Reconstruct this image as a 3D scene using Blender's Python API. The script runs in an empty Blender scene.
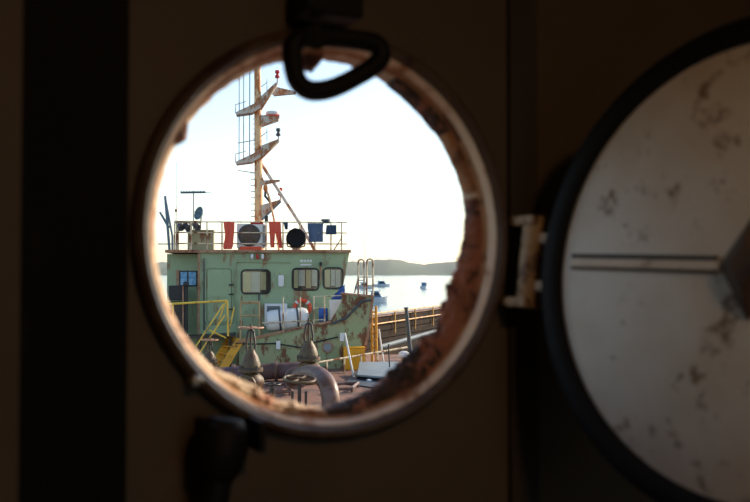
import bpy, math, random
from mathutils import Vector, Matrix, noise
random.seed(7)
R = math.radians

# ------------------------------------------------------------------ camera
E = 3.3                                   # eye height above the ship's deck
FPX, PITCH = 900.0, math.atan(22 / 900)
scene = bpy.context.scene
cam_d = bpy.data.cameras.new('camera')
cam = bpy.data.objects.new('camera', cam_d)
scene.collection.objects.link(cam)
cam.location = (0, 0, E)
cam.rotation_euler = (R(90) + PITCH, 0, 0)
cam_d.sensor_width = 36
cam_d.lens = FPX / 750 * 36
cam_d.clip_end = 6000
cam_d.clip_start = 0.02
cam_d.dof.use_dof = True
cam_d.dof.focus_distance = 31
cam_d.dof.aperture_fstop = 6.0
scene.camera = cam

# ------------------------------------------------------------------ world, sun, exposure
SUN_AZ, SUN_EL = R(55.5), R(25)
w = bpy.data.worlds.new('sky'); scene.world = w; w.use_nodes = True
nt = w.node_tree; nt.nodes.clear()
sky = nt.nodes.new('ShaderNodeTexSky'); sky.sky_type = 'NISHITA'
sky.sun_disc = False; sky.sun_elevation = SUN_EL; sky.sun_rotation = SUN_AZ
sky.air_density = 1.0; sky.dust_density = 1.1; sky.ozone_density = 1.0
bg = nt.nodes.new('ShaderNodeBackground'); bg.inputs[1].default_value = 0.20
wo = nt.nodes.new('ShaderNodeOutputWorld')
nt.links.new(sky.outputs[0], bg.inputs[0]); nt.links.new(bg.outputs[0], wo.inputs[0])
sun_d = bpy.data.lights.new('sun', 'SUN'); sun_d.energy = 4.4; sun_d.angle = R(0.6)
sun_d.color = (1.0, 0.86, 0.66)
sun = bpy.data.objects.new('sun', sun_d); scene.collection.objects.link(sun)
sdir = Vector((math.sin(SUN_AZ) * math.cos(SUN_EL), math.cos(SUN_AZ) * math.cos(SUN_EL), math.sin(SUN_EL)))
sun.rotation_euler = sdir.to_track_quat('Z', 'Y').to_euler()
sun.location = (20, 10, 30)
vs = scene.view_settings
vs.view_transform = 'Standard'; vs.look = 'None'; vs.gamma = 1; vs.use_curve_mapping = False
vs.exposure = 0.5
scene.cycles.use_denoising = True
scene.cycles.max_bounces = 10
scene.cycles.diffuse_bounces = 5
scene.cycles.volume_bounces = 2

# ------------------------------------------------------------------ pixel -> space helpers
CAM = Vector((0, 0, E))
def ray(px, py):
    x = (px - 375) / FPX; v = (251 - py) / FPX
    return Vector((x, math.cos(PITCH) - v * math.sin(PITCH), math.sin(PITCH) + v * math.cos(PITCH)))
def at(px, py, Y):
    d = ray(px, py); return CAM + d * (Y / d.y)
def on_z(px, py, z=0.0):
    d = ray(px, py); return CAM + d * ((z - E) / d.z)
def on_plane(px, py, p0, n):
    d = ray(px, py); return CAM + d * ((p0 - CAM).dot(n) / d.dot(n))

# ------------------------------------------------------------------ materials
MATS = {}
def mat(name, base, base2=None, rust=None, amt=0.0, scale=3.0, stretch=1.0, rough=0.6, metal=0.0, bump=0.0, mix2=0.5, spec=0.4):
    m = bpy.data.materials.new(name); m.use_nodes = True
    t = m.node_tree; N = t.nodes; L = t.links
    b = N['Principled BSDF']
    b.inputs['Roughness'].default_value = rough; b.inputs['Metallic'].default_value = metal
    b.inputs['Specular IOR Level'].default_value = spec
    tc = N.new('ShaderNodeTexCoord'); mp = N.new('ShaderNodeMapping')
    mp.inputs['Scale'].default_value = (1, 1, stretch)
    L.new(tc.outputs['Object'], mp.inputs[0])
    n1 = N.new('ShaderNodeTexNoise'); n1.inputs['Scale'].default_value = scale * 0.6; n1.inputs['Detail'].default_value = 5
    L.new(tc.outputs['Object'], n1.inputs[0])
    c = N.new('ShaderNodeMix'); c.data_type = 'RGBA'
    c.inputs[6].default_value = (*base, 1); c.inputs[7].default_value = (*(base2 or [x * 0.75 for x in base]), 1)
    r1 = N.new('ShaderNodeMapRange'); r1.inputs[1].default_value = mix2 - .15; r1.inputs[2].default_value = mix2 + .15
    L.new(n1.outputs[0], r1.inputs[0]); L.new(r1.outputs[0], c.inputs[0])
    out = c.outputs[2]
    if rust and amt > 0:
        n2 = N.new('ShaderNodeTexNoise'); n2.inputs['Scale'].default_value = scale; n2.inputs['Detail'].default_value = 8
        n2.inputs['Roughness'].default_value = 0.65
        L.new(mp.outputs[0], n2.inputs[0])
        r2 = N.new('ShaderNodeMapRange'); r2.inputs[1].default_value = 0.68 - amt * .36; r2.inputs[2].default_value = 0.76 - amt * .36
        L.new(n2.outputs[0], r2.inputs[0])
        c2 = N.new('ShaderNodeMix'); c2.data_type = 'RGBA'; c2.inputs[7].default_value = (*rust, 1)
        L.new(r2.outputs[0], c2.inputs[0]); L.new(out, c2.inputs[6]); out = c2.outputs[2]
    L.new(out, b.inputs['Base Color'])
    if bump:
        n3 = N.new('ShaderNodeTexNoise'); n3.inputs['Scale'].default_value = scale * 6; n3.inputs['Detail'].default_value = 6
        L.new(tc.outputs['Object'], n3.inputs[0])
        bp = N.new('ShaderNodeBump'); bp.inputs['Strength'].default_value = bump; bp.inputs['Distance'].default_value = 0.3 / scale
        L.new(n3.outputs[0], bp.inputs['Height']); L.new(bp.outputs[0], b.inputs['Normal'])
    MATS[name] = m
    return m
RUST = (.20, .065, .022)
mat('green', (0.329, 0.42, 0.238), (0.287, 0.364, 0.21), (0.266, 0.14, 0.063), .34, 2.6, .3, .55)
mat('hull_green', (0.28, 0.35, 0.175), (0.336, 0.336, 0.168), (0.168, 0.063, 0.0252), .5, 2.6, .55, .6, bump=.1)
mat('rust_trim', (0.308, 0.126, 0.056), (0.448, 0.28, 0.168), (0.168, 0.056, 0.028), .4, 3)
mat('mast_paint', (.80, .47, .22), (.80, .60, .36), (.50, .17, .05), .62, 2.2, .6, .6)
mat('mast_plate', (.60, .55, .47), (.55, .46, .36), (.36, .15, .06), .5, 2.5, .6, .6)
mat('rail_cream', (0.728, 0.602, 0.406), (0.63, 0.504, 0.308), RUST, .55, 3, .5, .55)
mat('rail_orange', (0.588, 0.308, 0.07), (0.504, 0.252, 0.07), RUST, .45, 3, .5, .5)
mat('rail_tan', (0.462, 0.336, 0.154), (0.392, 0.28, 0.14), RUST, .4, 3, .5, .5)
mat('rail_yellow', (0.85, 0.588, 0.084), (0.812, 0.49, 0.07), RUST, .35, 3, .5, .5)
mat('stair_yellow', (.70, .32, .025), (.58, .26, .02), RUST, .25, 3, .5, .5)
mat('box_yellow', (.80, .36, .012), (.72, .32, .012), RUST, .2, 3, .5, .5)
mat('deck_red', (.24, .115, .08), (.19, .095, .07), (.11, .065, .05), .5, 1.0, 1, .75, bump=.15)
mat('pipe_purple', (0.105, 0.0588, 0.07), (0.126, 0.07, 0.063), (0.098, 0.042, 0.028), .5, 2, 1, .5)
mat('pipe_brown', (0.168, 0.0952, 0.0728), (0.126, 0.077, 0.0672), (0.112, 0.0476, 0.0252), .5, 2, 1, .42)
mat('valve', (.125, .082, .033), (.085, .055, .024), (0.091, 0.0364, 0.0154), .5, 4, 1, .5, bump=.2)
mat('valve_dark', (0.063, 0.0462, 0.035), (0.042, 0.035, 0.028), (0.091, 0.0392, 0.0196), .4, 4, 1, .5)
mat('white', (.76, .75, .72), (.68, .67, .64), RUST, .12, 3, .5, .4)
mat('grey_plate', (0.266, 0.294, 0.294), (0.224, 0.252, 0.252), RUST, .2, 2, 1, .5)
mat('dark', (.018, .018, .02), (.03, .028, .028), None, 0, 3, 1, .5)
mat('black_rubber', (.006, .006, .006), (.01, .009, .008), None, 0, 8, 1, .7, spec=.2)
mat('dark_metal', (0.07, 0.084, 0.098), (0.056, 0.063, 0.07), RUST, .3, 4, 1, .5)
mat('red', (.55, .03, .025), (.45, .025, .02), None, 0, 4, 1, .6)
mat('red_cloth', (0.75, 0.126, 0.07), (0.756, 0.105, 0.063), None, 0, 6, 1, .9)
mat('blue_cloth', (0.098, 0.14, 0.224), (0.077, 0.112, 0.182), None, 0, 6, 1, .9)
mat('navy_cloth', (0.042, 0.07, 0.126), (0.035, 0.056, 0.098), None, 0, 6, 1, .9)
mat('blue_tarp', (0.042, 0.126, 0.42), (0.035, 0.098, 0.336), None, 0, 6, 1, .7)
mat('orange', (.75, .09, .03), (.68, .07, .025), None, 0, 6, 1, .5)
mat('olive', (0.35, 0.364, 0.196), (0.42, 0.406, 0.238), RUST, .35, 2, .5, .6)
mat('tan', (0.85, 0.812, 0.504), (0.85, 0.728, 0.462), None, 0, 5, 1, .8)
mat('curtain_white', (.84, .84, .78), (.74, .74, .68), None, 0, 5, 1, .8)
mat('teal_metal', (0.14, 0.21, 0.252), (0.112, 0.168, 0.21), None, 0, 5, 1, .5)
mat('wood_dark', (.02, .011, .0075), (.015, .009, .0065), (.035, .015, .008), .4, 1.5, .4, .8, spec=.08)
mat('blue_pane', (0.112, 0.308, 0.532), (0.42, 0.63, 0.77), None, 0, 12, 1, .6, mix2=.58)
mat('hill', (.10, .12, .06), (.07, .09, .045), None, 0, .02, 1, .9)
mat('boat_white', (.6, .62, .64), (.55, .57, .6), None, 0, 1, 1, .4)
mat('boat_blue', (0.112, 0.224, 0.364), (0.098, 0.182, 0.308), None, 0, 1, 1, .4)
# inside
mat('rust_orange', (.50, .24, .10), (.40, .17, .07), (.20, .075, .03), .45, 24, 1, .7, bump=.4)
mat('room_mid', (.055, .037, .022), (.045, .029, .017), None, 0, 5, .5, .6)
mat('room_paint', (.115, .077, .044), (.09, .059, .032), (.13, .066, .028), .35, 5, .5, .6, bump=.06)
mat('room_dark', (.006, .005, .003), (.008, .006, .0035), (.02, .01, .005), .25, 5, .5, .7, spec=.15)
mat('rim_brown', (.085, .048, .028), (.12, .075, .045), (.06, .025, .012), .45, 14, 1, .45, bump=.15)
mat('lip_cream', (.84, .66, .46), (.76, .52, .33), (.42, .18, .06), .44, 14, 1, .5, bump=.1)
mat('seat_rust', (.66, .46, .29), (.72, .56, .39), (.36, .13, .05), .48, 22, 1, .7, bump=.4)
mat('crust_red', (.50, .20, .12), (.34, .14, .09), (.13, .06, .045), .5, 26, 1, .75, bump=.6)
mat('crust_dark', (.045, .034, .03), (.10, .055, .04), (.46, .19, .13), .40, 34, 1, .6, bump=.6)
mat('cover_paint', (.80, .73, .62), (.72, .62, .49), (.30, .20, .12), .30, 26, 1, .55, bump=.05, mix2=.58)
mat('hinge_paint', (.42, .27, .135), (.34, .21, .10), (.12, .055, .025), .45, 22, 1, .5)
mat('hub_rust', (.12, .075, .045), (.09, .05, .03), (.05, .025, .015), .4, 18, 1, .6)
mat('iron_black', (.007, .0065, .006), (.011, .009, .008), (.03, .015, .008), .2, 18, 1, .6, spec=.2)
mat('bolt_metal', (.45, .38, .28), (.4, .3, .2), None, 0, 20, 1, .3, metal=.7)

def glass_mat():
    m = bpy.data.materials.new('pane_glass'); m.use_nodes = True
    N = m.node_tree.nodes; L = m.node_tree.links; N.remove(N['Principled BSDF'])
    o = N['Material Output']; g = N.new('ShaderNodeBsdfGlossy'); g.inputs['Roughness'].default_value = .03
    tr = N.new('ShaderNodeBsdfTransparent'); tr.inputs[0].default_value = (.95, .97, .95, 1)
    fr = N.new('ShaderNodeFresnel'); fr.inputs[0].default_value = 1.5
    ad = N.new('ShaderNodeMath'); ad.inputs[1].default_value = .06
    mx = N.new('ShaderNodeMixShader')
    L.new(fr.outputs[0], ad.inputs[0]); L.new(ad.outputs[0], mx.inputs[0]); L.new(tr.outputs[0], mx.inputs[1]); L.new(g.outputs[0], mx.inputs[2])
    L.new(mx.outputs[0], o.inputs[0]); MATS['glass'] = m
glass_mat()
def sea_mat():
    m = bpy.data.materials.new('sea_water'); m.use_nodes = True
    N = m.node_tree.nodes; L = m.node_tree.links; b = N['Principled BSDF']
    b.inputs['Base Color'].default_value = (.10, .16, .19, 1); b.inputs['Roughness'].default_value = .12; b.inputs['IOR'].default_value = 1.33
    tc = N.new('ShaderNodeTexCoord'); mp = N.new('ShaderNodeMapping'); mp.inputs['Scale'].default_value = (.35, 1, 1)
    n1 = N.new('ShaderNodeTexNoise'); n1.inputs['Scale'].default_value = .5; n1.inputs['Detail'].default_value = 6
    bp = N.new('ShaderNodeBump'); bp.inputs['Strength'].default_value = .35; bp.inputs['Distance'].default_value = .3
    L.new(tc.outputs['Object'], mp.inputs[0]); L.new(mp.outputs[0], n1.inputs[0]); L.new(n1.outputs[0], bp.inputs['Height']); L.new(bp.outputs[0], b.inputs['Normal'])
    MATS['sea'] = m
sea_mat()
def haze_mat():
    m = bpy.data.materials.new('sea_haze'); m.use_nodes = True
    N = m.node_tree.nodes; L = m.node_tree.links; N.remove(N['Principled BSDF'])
    v = N.new('ShaderNodeVolumeScatter'); v.inputs['Density'].default_value = .0001; v.inputs['Anisotropy'].default_value = .3
    v.inputs['Color'].default_value = (.95, .97, 1, 1)
    L.new(v.outputs[0], N['Material Output'].inputs['Volume']); MATS['haze'] = m
haze_mat()

# ------------------------------------------------------------------ mesh builder
COL = scene.collection
WPOS = {}
def tag(o, label=None, cat=None, group=None, kind=None):
    if label: o['label'] = label
    if cat: o['category'] = cat
    if group: o['group'] = group
    if kind: o['kind'] = kind
    return o
def thing(name, loc, label, cat, group=None):
    o = bpy.data.objects.new(name, None); COL.objects.link(o); o.location = loc; o.empty_display_size = .1
    WPOS[o.name] = Vector(loc)
    return tag(o, label, cat, group)
class MB:
    def __init__(s): s.v = []; s.f = []
    def add(s, vs, fs):
        k = len(s.v); s.v += [Vector(p) for p in vs]; s.f += [tuple(i + k for i in f) for f in fs]; return s
    def obox(s, o, ax, ay, az):           # box from a corner and three edge vectors
        o = Vector(o); ax = Vector(ax); ay = Vector(ay); az = Vector(az)
        p = [o, o + ax, o + ax + ay, o + ay]; p += [q + az for q in p]
        return s.add(p, [(3, 2, 1, 0), (4, 5, 6, 7), (0, 1, 5, 4), (1, 2, 6, 5), (2, 3, 7, 6), (3, 0, 4, 7)])
    def box(s, c, sx, sy, sz, rz=0):
        m = Matrix.Rotation(rz, 3, 'Z'); ax = m @ Vector((sx, 0, 0)); ay = m @ Vector((0, sy, 0)); az = Vector((0, 0, sz))
        return s.obox(Vector(c) - (ax + ay + az) / 2, ax, ay, az)
    def prism(s, poly, ext):              # 3D polygon swept along ext
        n = len(poly); ext = Vector(ext); p = [Vector(q) for q in poly]
        return s.add(p + [q + ext for q in p], [tuple(range(n))[::-1], tuple(range(n, 2 * n))] + [(i, (i + 1) % n, n + (i + 1) % n, n + i) for i in range(n)])
    def tube(s, pts, r, seg=8, closed=False):
        pts = [Vector(p) for p in pts]; n = len(pts); rs = r if isinstance(r, (list, tuple)) else [r] * n
        rings = []; up = None
        for i in range(n):
            a = pts[(i - 1) % n] if (closed or i > 0) else pts[i]; b = pts[(i + 1) % n] if (closed or i < n - 1) else pts[i]
            d = (b - a).normalized()
            if up is None:
                up = d.orthogonal().normalized()
            else:
                up = up - d * up.dot(d)
                up = up.normalized() if up.length > 1e-6 else d.orthogonal().normalized()
            v = d.cross(up)
            rings.append([pts[i] + (up * math.cos(2 * math.pi * k / seg) + v * math.sin(2 * math.pi * k / seg)) * rs[i] for k in range(seg)])
        vs = [p for q in rings for p in q]; fs = []
        for i in range(n if closed else n - 1):
            j = (i + 1) % n
            for k in range(seg):
                fs.append((i * seg + k, i * seg + (k + 1) % seg, j * seg + (k + 1) % seg, j * seg + k))
        if not closed:
            fs += [tuple(range(seg))[::-1], tuple(range((n - 1) * seg, n * seg))]
        return s.add(vs, fs)
    def lathe(s, prof, o, axis, seg=24, closed=False, a0=0, e1=None):   # prof: (radius, height along axis)
        o = Vector(o); ax = Vector(axis).normalized(); e1 = Vector(e1) if e1 else ax.orthogonal().normalized(); e2 = ax.cross(e1)
        n = len(prof); vs = []; fs = []
        for k in range(seg):
            t = 2 * math.pi * k / seg + a0; d = e1 * math.cos(t) + e2 * math.sin(t)
            vs += [o + d * r + ax * h for r, h in prof]
        for k in range(seg):
            j = (k + 1) % seg
            for i in range(n if closed else n - 1):
                q = (i + 1) % n
                fs.append((k * n + i, k * n + q, j * n + q, j * n + i))
        if not closed:
            fs += [tuple(k * n for k in range(seg)), tuple(k * n + n - 1 for k in range(seg))[::-1]]
        return s.add(vs, fs)
    def ball(s, c, r, seg=12, sx=1, sy=1, sz=1):
        prof = [(max(1e-4, r * math.sin(math.pi * i / 8)), -r * math.cos(math.pi * i / 8)) for i in range(9)]
        m = MB().lathe(prof, (0, 0, 0), (0, 0, 1), seg)
        return s.add([Vector(c) + Vector((p.x * sx, p.y * sy, p.z * sz)) for p in m.v], m.f)
    def build(s, name, m, parent=None, smooth=False, bevel=0):
        lo = Vector([min(p[i] for p in s.v) for i in range(3)]); hi = Vector([max(p[i] for p in s.v) for i in range(3)])
        c = (lo + hi) / 2
        if parent is None: c.z = lo.z
        me = bpy.data.meshes.new(name); me.from_pydata([p - c for p in s.v], [], s.f); me.update()
        import bmesh
        bm = bmesh.new(); bm.from_mesh(me); bmesh.ops.recalc_face_normals(bm, faces=bm.faces); bm.to_mesh(me); bm.free()
        me.materials.append(MATS[m])
        if smooth:
            for p in me.polygons: p.use_smooth = True
            try: me.set_sharp_from_angle(angle=R(40))
            except Exception: pass
        o = bpy.data.objects.new(name, me); COL.objects.link(o); WPOS[o.name] = c.copy()
        if parent: o.parent = parent; o.location = c - WPOS[parent.name]
        else: o.location = c
        if bevel:
            b = o.modifiers.new('bevel', 'BEVEL'); b.width = bevel; b.segments = 2
        return o
def struct(o, label=None):
    return tag(o, label, kind='structure')

# ================================================================== THE ROOM
A = R(28)
PC = Vector((-.0407, 1.05, E + .0463))                      # porthole centre, plane of the ring's room face
T = Vector((math.cos(A), math.sin(A), 0)); NI = Vector((math.sin(A), -math.cos(A), 0)); Z = Vector((0, 0, 1)); OUT = -NI
def wp(t, s, z): return PC + T * t + OUT * s + Z * z         # point by wall coordinates (s: outward)
def wpx(px, py, s): return on_plane(px, py, PC + OUT * s, NI)
FLOOR, CEIL = E - 1.55 - PC.z, E + .85 - PC.z                # relative to PC
TL, TR, NB = -1.5, 1.5, -2.4
# front wall with a round hole
S0, S1, HR = .012, .026, .236
seg = 96
mb = MB(); inner0 = []; outer0 = []
for k in range(seg):
    t = 2 * math.pi * k / seg; c, s_ = math.cos(t), math.sin(t)
    q = min((TR if c > 0 else -TL) / max(abs(c), 1e-6), (CEIL if s_ > 0 else -FLOOR) / max(abs(s_), 1e-6))
    inner0.append((HR * c, HR * s_)); outer0.append((q * c, q * s_))
# snap nearest directions to the exact corners
for cx, cz in ((TR, CEIL), (TL, CEIL), (TL, FLOOR), (TR, FLOOR)):
    k = min(range(seg), key=lambda i: (outer0[i][0] - cx) ** 2 + (outer0[i][1] - cz) ** 2); outer0[k] = (cx, cz)
vsx = [wp(a, S0, b) for a, b in inner0] + [wp(a, S0, b) for a, b in outer0] + [wp(a, S1, b) for a, b in inner0] + [wp(a, S1, b) for a, b in outer0]
fs = []
for k in range(seg):
    j = (k + 1) % seg
    fs += [(k, j, seg + j, seg + k), (2 * seg + k, 3 * seg + k, 3 * seg + j, 2 * seg + j), (k, 2 * seg + k, 2 * seg + j, j), (seg + k, seg + j, 3 * seg + j, 3 * seg + k)]
struct(mb.add(vsx, fs).build('wall_front', 'room_paint'), 'dark brown painted steel bulkhead pierced by the round porthole')
struct(MB().obox(wp(TL, S1, FLOOR), T * (TR - TL), OUT * (NB - S1), Z * -.03).build('floor', 'room_dark'), 'dark steel floor of the cabin')
struct(MB().obox(wp(TL, S1, CEIL), T * (TR - TL), OUT * (NB - S1), Z * .03).build('ceiling', 'room_paint'), 'dark painted steel ceiling of the cabin')
struct(MB().obox(wp(TL, S1, FLOOR), T * -.03, OUT * (NB - S1), Z * (CEIL - FLOOR)).build('wall_left', 'room_paint'), 'dark painted steel side wall of the cabin')
struct(MB().obox(wp(TR, S1, FLOOR), T * .03, OUT * (NB - S1), Z * (CEIL - FLOOR)).build('wall_right', 'room_paint'), 'dark painted steel side wall beyond the deadlight')
# back wall with an open doorway that lets daylight in
DW0, DW1, DH = -.15, .55, FLOOR + 1.9
mb = MB()
mb.obox(wp(TL, NB, FLOOR), T * (DW0 - TL), OUT * -.03, Z * (CEIL - FLOOR)).obox(wp(DW1, NB, FLOOR), T * (TR - DW1), OUT * -.03, Z * (CEIL - FLOOR)).obox(wp(DW0, NB, DH), T * (DW1 - DW0), OUT * -.03, Z * (CEIL - DH))
struct(mb.build('wall_back', 'room_paint'), 'dark painted steel wall with an open doorway')
# stiffeners on the front wall
struct(MB().obox(wp(-.375, S0, FLOOR), T * .012, OUT * -.05, Z * (CEIL - FLOOR)).obox(wp(-.52, S0 - .05, FLOOR), T * .165, OUT * -.012, Z * (CEIL - FLOOR)).build('trim_1', 'room_paint'), 'brown steel stiffener running up beside the dark strip')
struct(MB().obox(wp(-.36, S0, FLOOR), T * .117, OUT * -.004, Z * (CEIL - FLOOR)).build('trim_2', 'room_dark'), 'near-black flat strip up the bulkhead beside the porthole')  # thin flat strip, far darker than the bulkhead around it
struct(MB().obox(wp(.248, S0, FLOOR), T * .045, OUT * -.008, Z * (CEIL - FLOOR)).build('trim_3', 'room_mid'), 'black flat bar up the bulkhead behind the hinge')

# unseen fill lamp added behind the camera to brighten the cabin
bl = thing('fill_lamp', wp(-.1, -1.75, CEIL - .10), 'unseen fill lamp added on the cabin ceiling, shaped as a round caged light', 'lamp')
lc0 = wp(-.1, -1.75, CEIL)
MB().lathe([(.11, -.004), (.11, -.03), (.095, -.035), (.001, -.035)], lc0, Z, 24).build('base', 'dark_metal', bl, True)
m_ = bpy.data.materials.new('fill_glow'); m_.use_nodes = True
m_.node_tree.nodes['Principled BSDF'].inputs['Emission Color'].default_value = (1, .62, .34, 1)
m_.node_tree.nodes['Principled BSDF'].inputs['Emission Strength'].default_value = 55
MATS['fill_glow'] = m_
MB().lathe([(.09, -.035), (.085, -.06), (.06, -.085), (.001, -.095)], lc0, Z, 24).build('globe', 'fill_glow', bl, True)
for k in range(3):
    t = k * math.pi / 3; d_ = Vector((math.cos(t), math.sin(t), 0))
    MB().tube([lc0 + d_ * .105 + Z * -.035, lc0 + d_ * .09 + Z * -.085, lc0 + Z * -.105, lc0 - d_ * .09 + Z * -.085, lc0 - d_ * .105 + Z * -.035], .004, 6).build('cage_bar', 'dark_metal', bl)

# ------------------------------------------------------------------ porthole frame
win = thing('window_1', wp(0, 0, -.24), 'round rusted porthole frame with flaking cream paint', None)
struct(win)
ROLL = R(7.48)
def lathe_ring(prof, seg=120, jit=0, freq=9, sd=0, crown=0):
    m = MB().lathe(prof, PC, OUT, seg, True, 0, T)
    if jit:
        for i, p in enumerate(m.v):
            d = p - PC; ax = d.dot(OUT); rad = d - OUT * ax
            if rad.length < .2145: rad_up = crown * max(0, rad.normalized().z) ** 4
            else: rad_up = 0
            q = noise.noise(p * freq * 10 + Vector((sd, 0, 0))) + .6 * noise.noise(p * freq * 26)
            m.v[i] = p + rad.normalized() * (q * jit + rad_up) + OUT * noise.noise(p * freq * 14) * jit * .5
    return m
lathe_ring([(.2405, .016), (.2405, .003), (.238, -.004), (.2335, -.007), (.2285, -.006), (.2255, -.002), (.2235, .002), (.2235, .016)]).build('rim', 'rim_brown', win, True)
lathe_ring([(.2237, .001), (.2225, .001), (.2145, .022), (.2143, .0235), (.2300, .0235)], 160, .0006, 6).build('lip', 'lip_cream', win, True)
lathe_ring([(.2165, .020), (.2120, .0235), (.2085, .033), (.2065, .044), (.2300, .044), (.2300, .0237)], 240, .0016, 9, 0, .005).build('seat', 'seat_rust', win, True)
lathe_ring([(.2186, .0125), (.2172, .0130), (.2142, .0215), (.2150, .0245), (.2200, .0230)], 240, .0009, 10).build('rust_band', 'rust_orange', win, True)
def crust(name, a0, a1, env, m, seg=150, sd=0, rough=.35):
    # a scab of flaking rust on the seat; env(u) gives its inward thickness
    prof_n = 13; vs = []; fs = []
    for k in range(seg + 1):
        u = k / seg; phi = R(a0 + (a1 - a0) * u); d = T * math.cos(phi) + Z * math.sin(phi)
        e = env(u)
        q = noise.fractal(PC + d * 3.2 + Vector((sd, 0, 0)), .7, 2.2, 6) * rough
        th = max(.0008, e * (1 + q * 1.6))
        for i in range(prof_n):
            w_ = i / (prof_n - 1); ang = math.pi * w_
            r_ = .2125 - (th + .004) * math.sin(ang) ** .6 if 0 < i < prof_n - 1 else .2165
            s_ = .020 + .030 * w_
            p = PC + d * r_ + OUT * s_
            if 0 < i < prof_n - 1:
                g = noise.noise(p * 110 + Vector((sd, 3, 1))) + .7 * noise.noise(p * 230)
                p += (-d * .6 - OUT * .4) * g * min(.006, th * .45)
            vs.append(p)
    for k in range(seg):
        for i in range(prof_n - 1):
            a = k * prof_n + i; fs.append((a, a + 1, a + prof_n + 1, a + prof_n))
    fs += [tuple(range(prof_n)), tuple(range(seg * prof_n, (seg + 1) * prof_n))[::-1]]
    return MB().add(vs, fs).build(name, m, win)
bumpf = lambda u, p=.5, k=1.0: max(0, math.sin(math.pi * u ** p)) ** k
tag(crust('rust_scab', 14, -52, lambda u: .005 + .022 * min(1, u * 1.5) * (1 if u < .9 else (1 - u) * 10 * .6 + .4), 'crust_red', 170, 3), 'thick red-brown crust of flaking rust')
tag(crust('rust_scab', -44, -92, lambda u: .003 + .025 * (1 - u) ** 1.1, 'crust_dark', 130, 8), 'blackened crust of flaking rust')
crust('rust_flake', 66, 38, lambda u: .007 * bumpf(u, 1, .6), 'crust_dark', 70, 12)
crust('rust_flake', 42, 16, lambda u: .0045 * bumpf(u, 1, .4), 'rust_orange', 60, 31)
crust('rust_flake', 12, 5, lambda u: .004 * bumpf(u, 1, .6), 'crust_dark', 24, 15)
crust('rust_flake', 101, 93, lambda u: .010 * bumpf(u, 1, .8), 'crust_red', 60, 19)
crust('rust_flake', 153, 146, lambda u: .006 * bumpf(u, 1, .8), 'crust_red', 24, 23)
crust('rust_flake', -90, -132, lambda u: .0055 * bumpf(u, 1, .5), 'seat_rust', 150, 27, .9)
p = wpx(195, 381, -.006)
MB().lathe([(.0001, .010), (.005, .009), (.007, .006), (.0075, 0), (.0075, -.006), (.0001, -.006)], p, NI, 12).build('bolt', 'bolt_metal', win, True)

# ------------------------------------------------------------------ hinge and deadlight cover
U = (T * math.cos(ROLL) - Z * math.sin(ROLL)); V = (T * math.sin(ROLL) + Z * math.cos(ROLL))
PSI = 1.3572; ARM, RC, RI = .2955, .2664, .2337
HC = PC + U * .2440 + NI * .0357
hinge = thing('hinge', HC - V * .06, 'cream painted steel hinge barrel between porthole and deadlight', 'hinge')
HB = PC + U * .2525 + NI * .0357
hb = MB().lathe([(.0135, -.058), (.015, -.056), (.015, -.022), (.0135, -.021), (.0135, -.019), (.015, -.018), (.015, .018), (.0135, .019), (.0135, .021), (.015, .022), (.015, .056), (.0135, .058)], HB, V, 20)
hb.build('barrel', 'hinge_paint', hinge, True)
for sgn in (-1, 1):
    o = HB + V * (sgn * .052)
    MB().obox(o - V * .006 - U * .016 - NI * .036, U * .036, NI * .05, V * .012).build('lug', 'hinge_paint', hinge, bevel=.002)
D = U * math.cos(PSI) + NI * math.sin(PSI)
CN = (D.cross(V)); 
CC = HC + D * ARM
if CN.dot(CAM - CC) < 0: CN = -CN
cover = thing('deadlight', CC - V * RC, 'white painted round steel deadlight swung open with black rubber rim', 'porthole cover')
MB().lathe([(.0001, -.012), (RC - .012, -.012), (RC - .004, -.010), (RC - .004, -.002), (RI + .006, -.001), (RI + .003, .001), (.0001, .001)], CC, CN, 96).build('disc', 'cover_paint', cover, True)
gprof = [(RI + .002, -.004), (RI + .003, .004), (RI + .008, .008), (RI + .022, .009), (RC - .002, .005), (RC, -.002), (RC, -.008), (RC - .006, -.009)]
MB().lathe(gprof, CC, CN, 96, True).build('gasket', 'black_rubber', cover, True)
# two arms of the hinge, from barrel to disc
for sgn in (-1, 1):
    o = HC + V * (sgn * .030)
    MB().obox(o - V * .007 - CN * .012, D * .06, CN * .010, V * .014).build('hinge_arm', 'hinge_paint', cover, bevel=.002)
# rib: raised bar with a groove, from near the rim to the hub
rb = MB().obox(CC - D * (RI - .012) - V * .005 + CN * .001, D * (RI - .045), CN * .0045, V * .010)
rb.build('rib', 'cover_paint', cover, bevel=.001)
MB().obox(CC - D * (RI - .012) + V * .0052 + CN * .001, D * (RI - .050), CN * .004, V * .0045).build('rib_gasket', 'iron_black', cover)
MB().obox(CC - D * (RI - .012) - V * .0085 + CN * .001, D * (RI - .050), CN * .003, V * .003).build('rib_gasket', 'hub_rust', cover)
# hub: four-sided rusty boss
hub = []
for k in range(4):
    t = math.pi / 2 * k; hub.append(CC - D * (math.cos(t) * .036) + V * (math.sin(t) * .058) + CN * .001)
hm = MB(); n_ = len(hub); top = [CC + (p - CC) * .45 + CN * .020 for p in hub]
hm.add(hub + top, [(0, 1, 5, 4), (1, 2, 6, 5), (2, 3, 7, 6), (3, 0, 4, 7), (4, 5, 6, 7), (3, 2, 1, 0)])
hm.build('hub', 'hub_rust', cover, bevel=.002)

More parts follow.
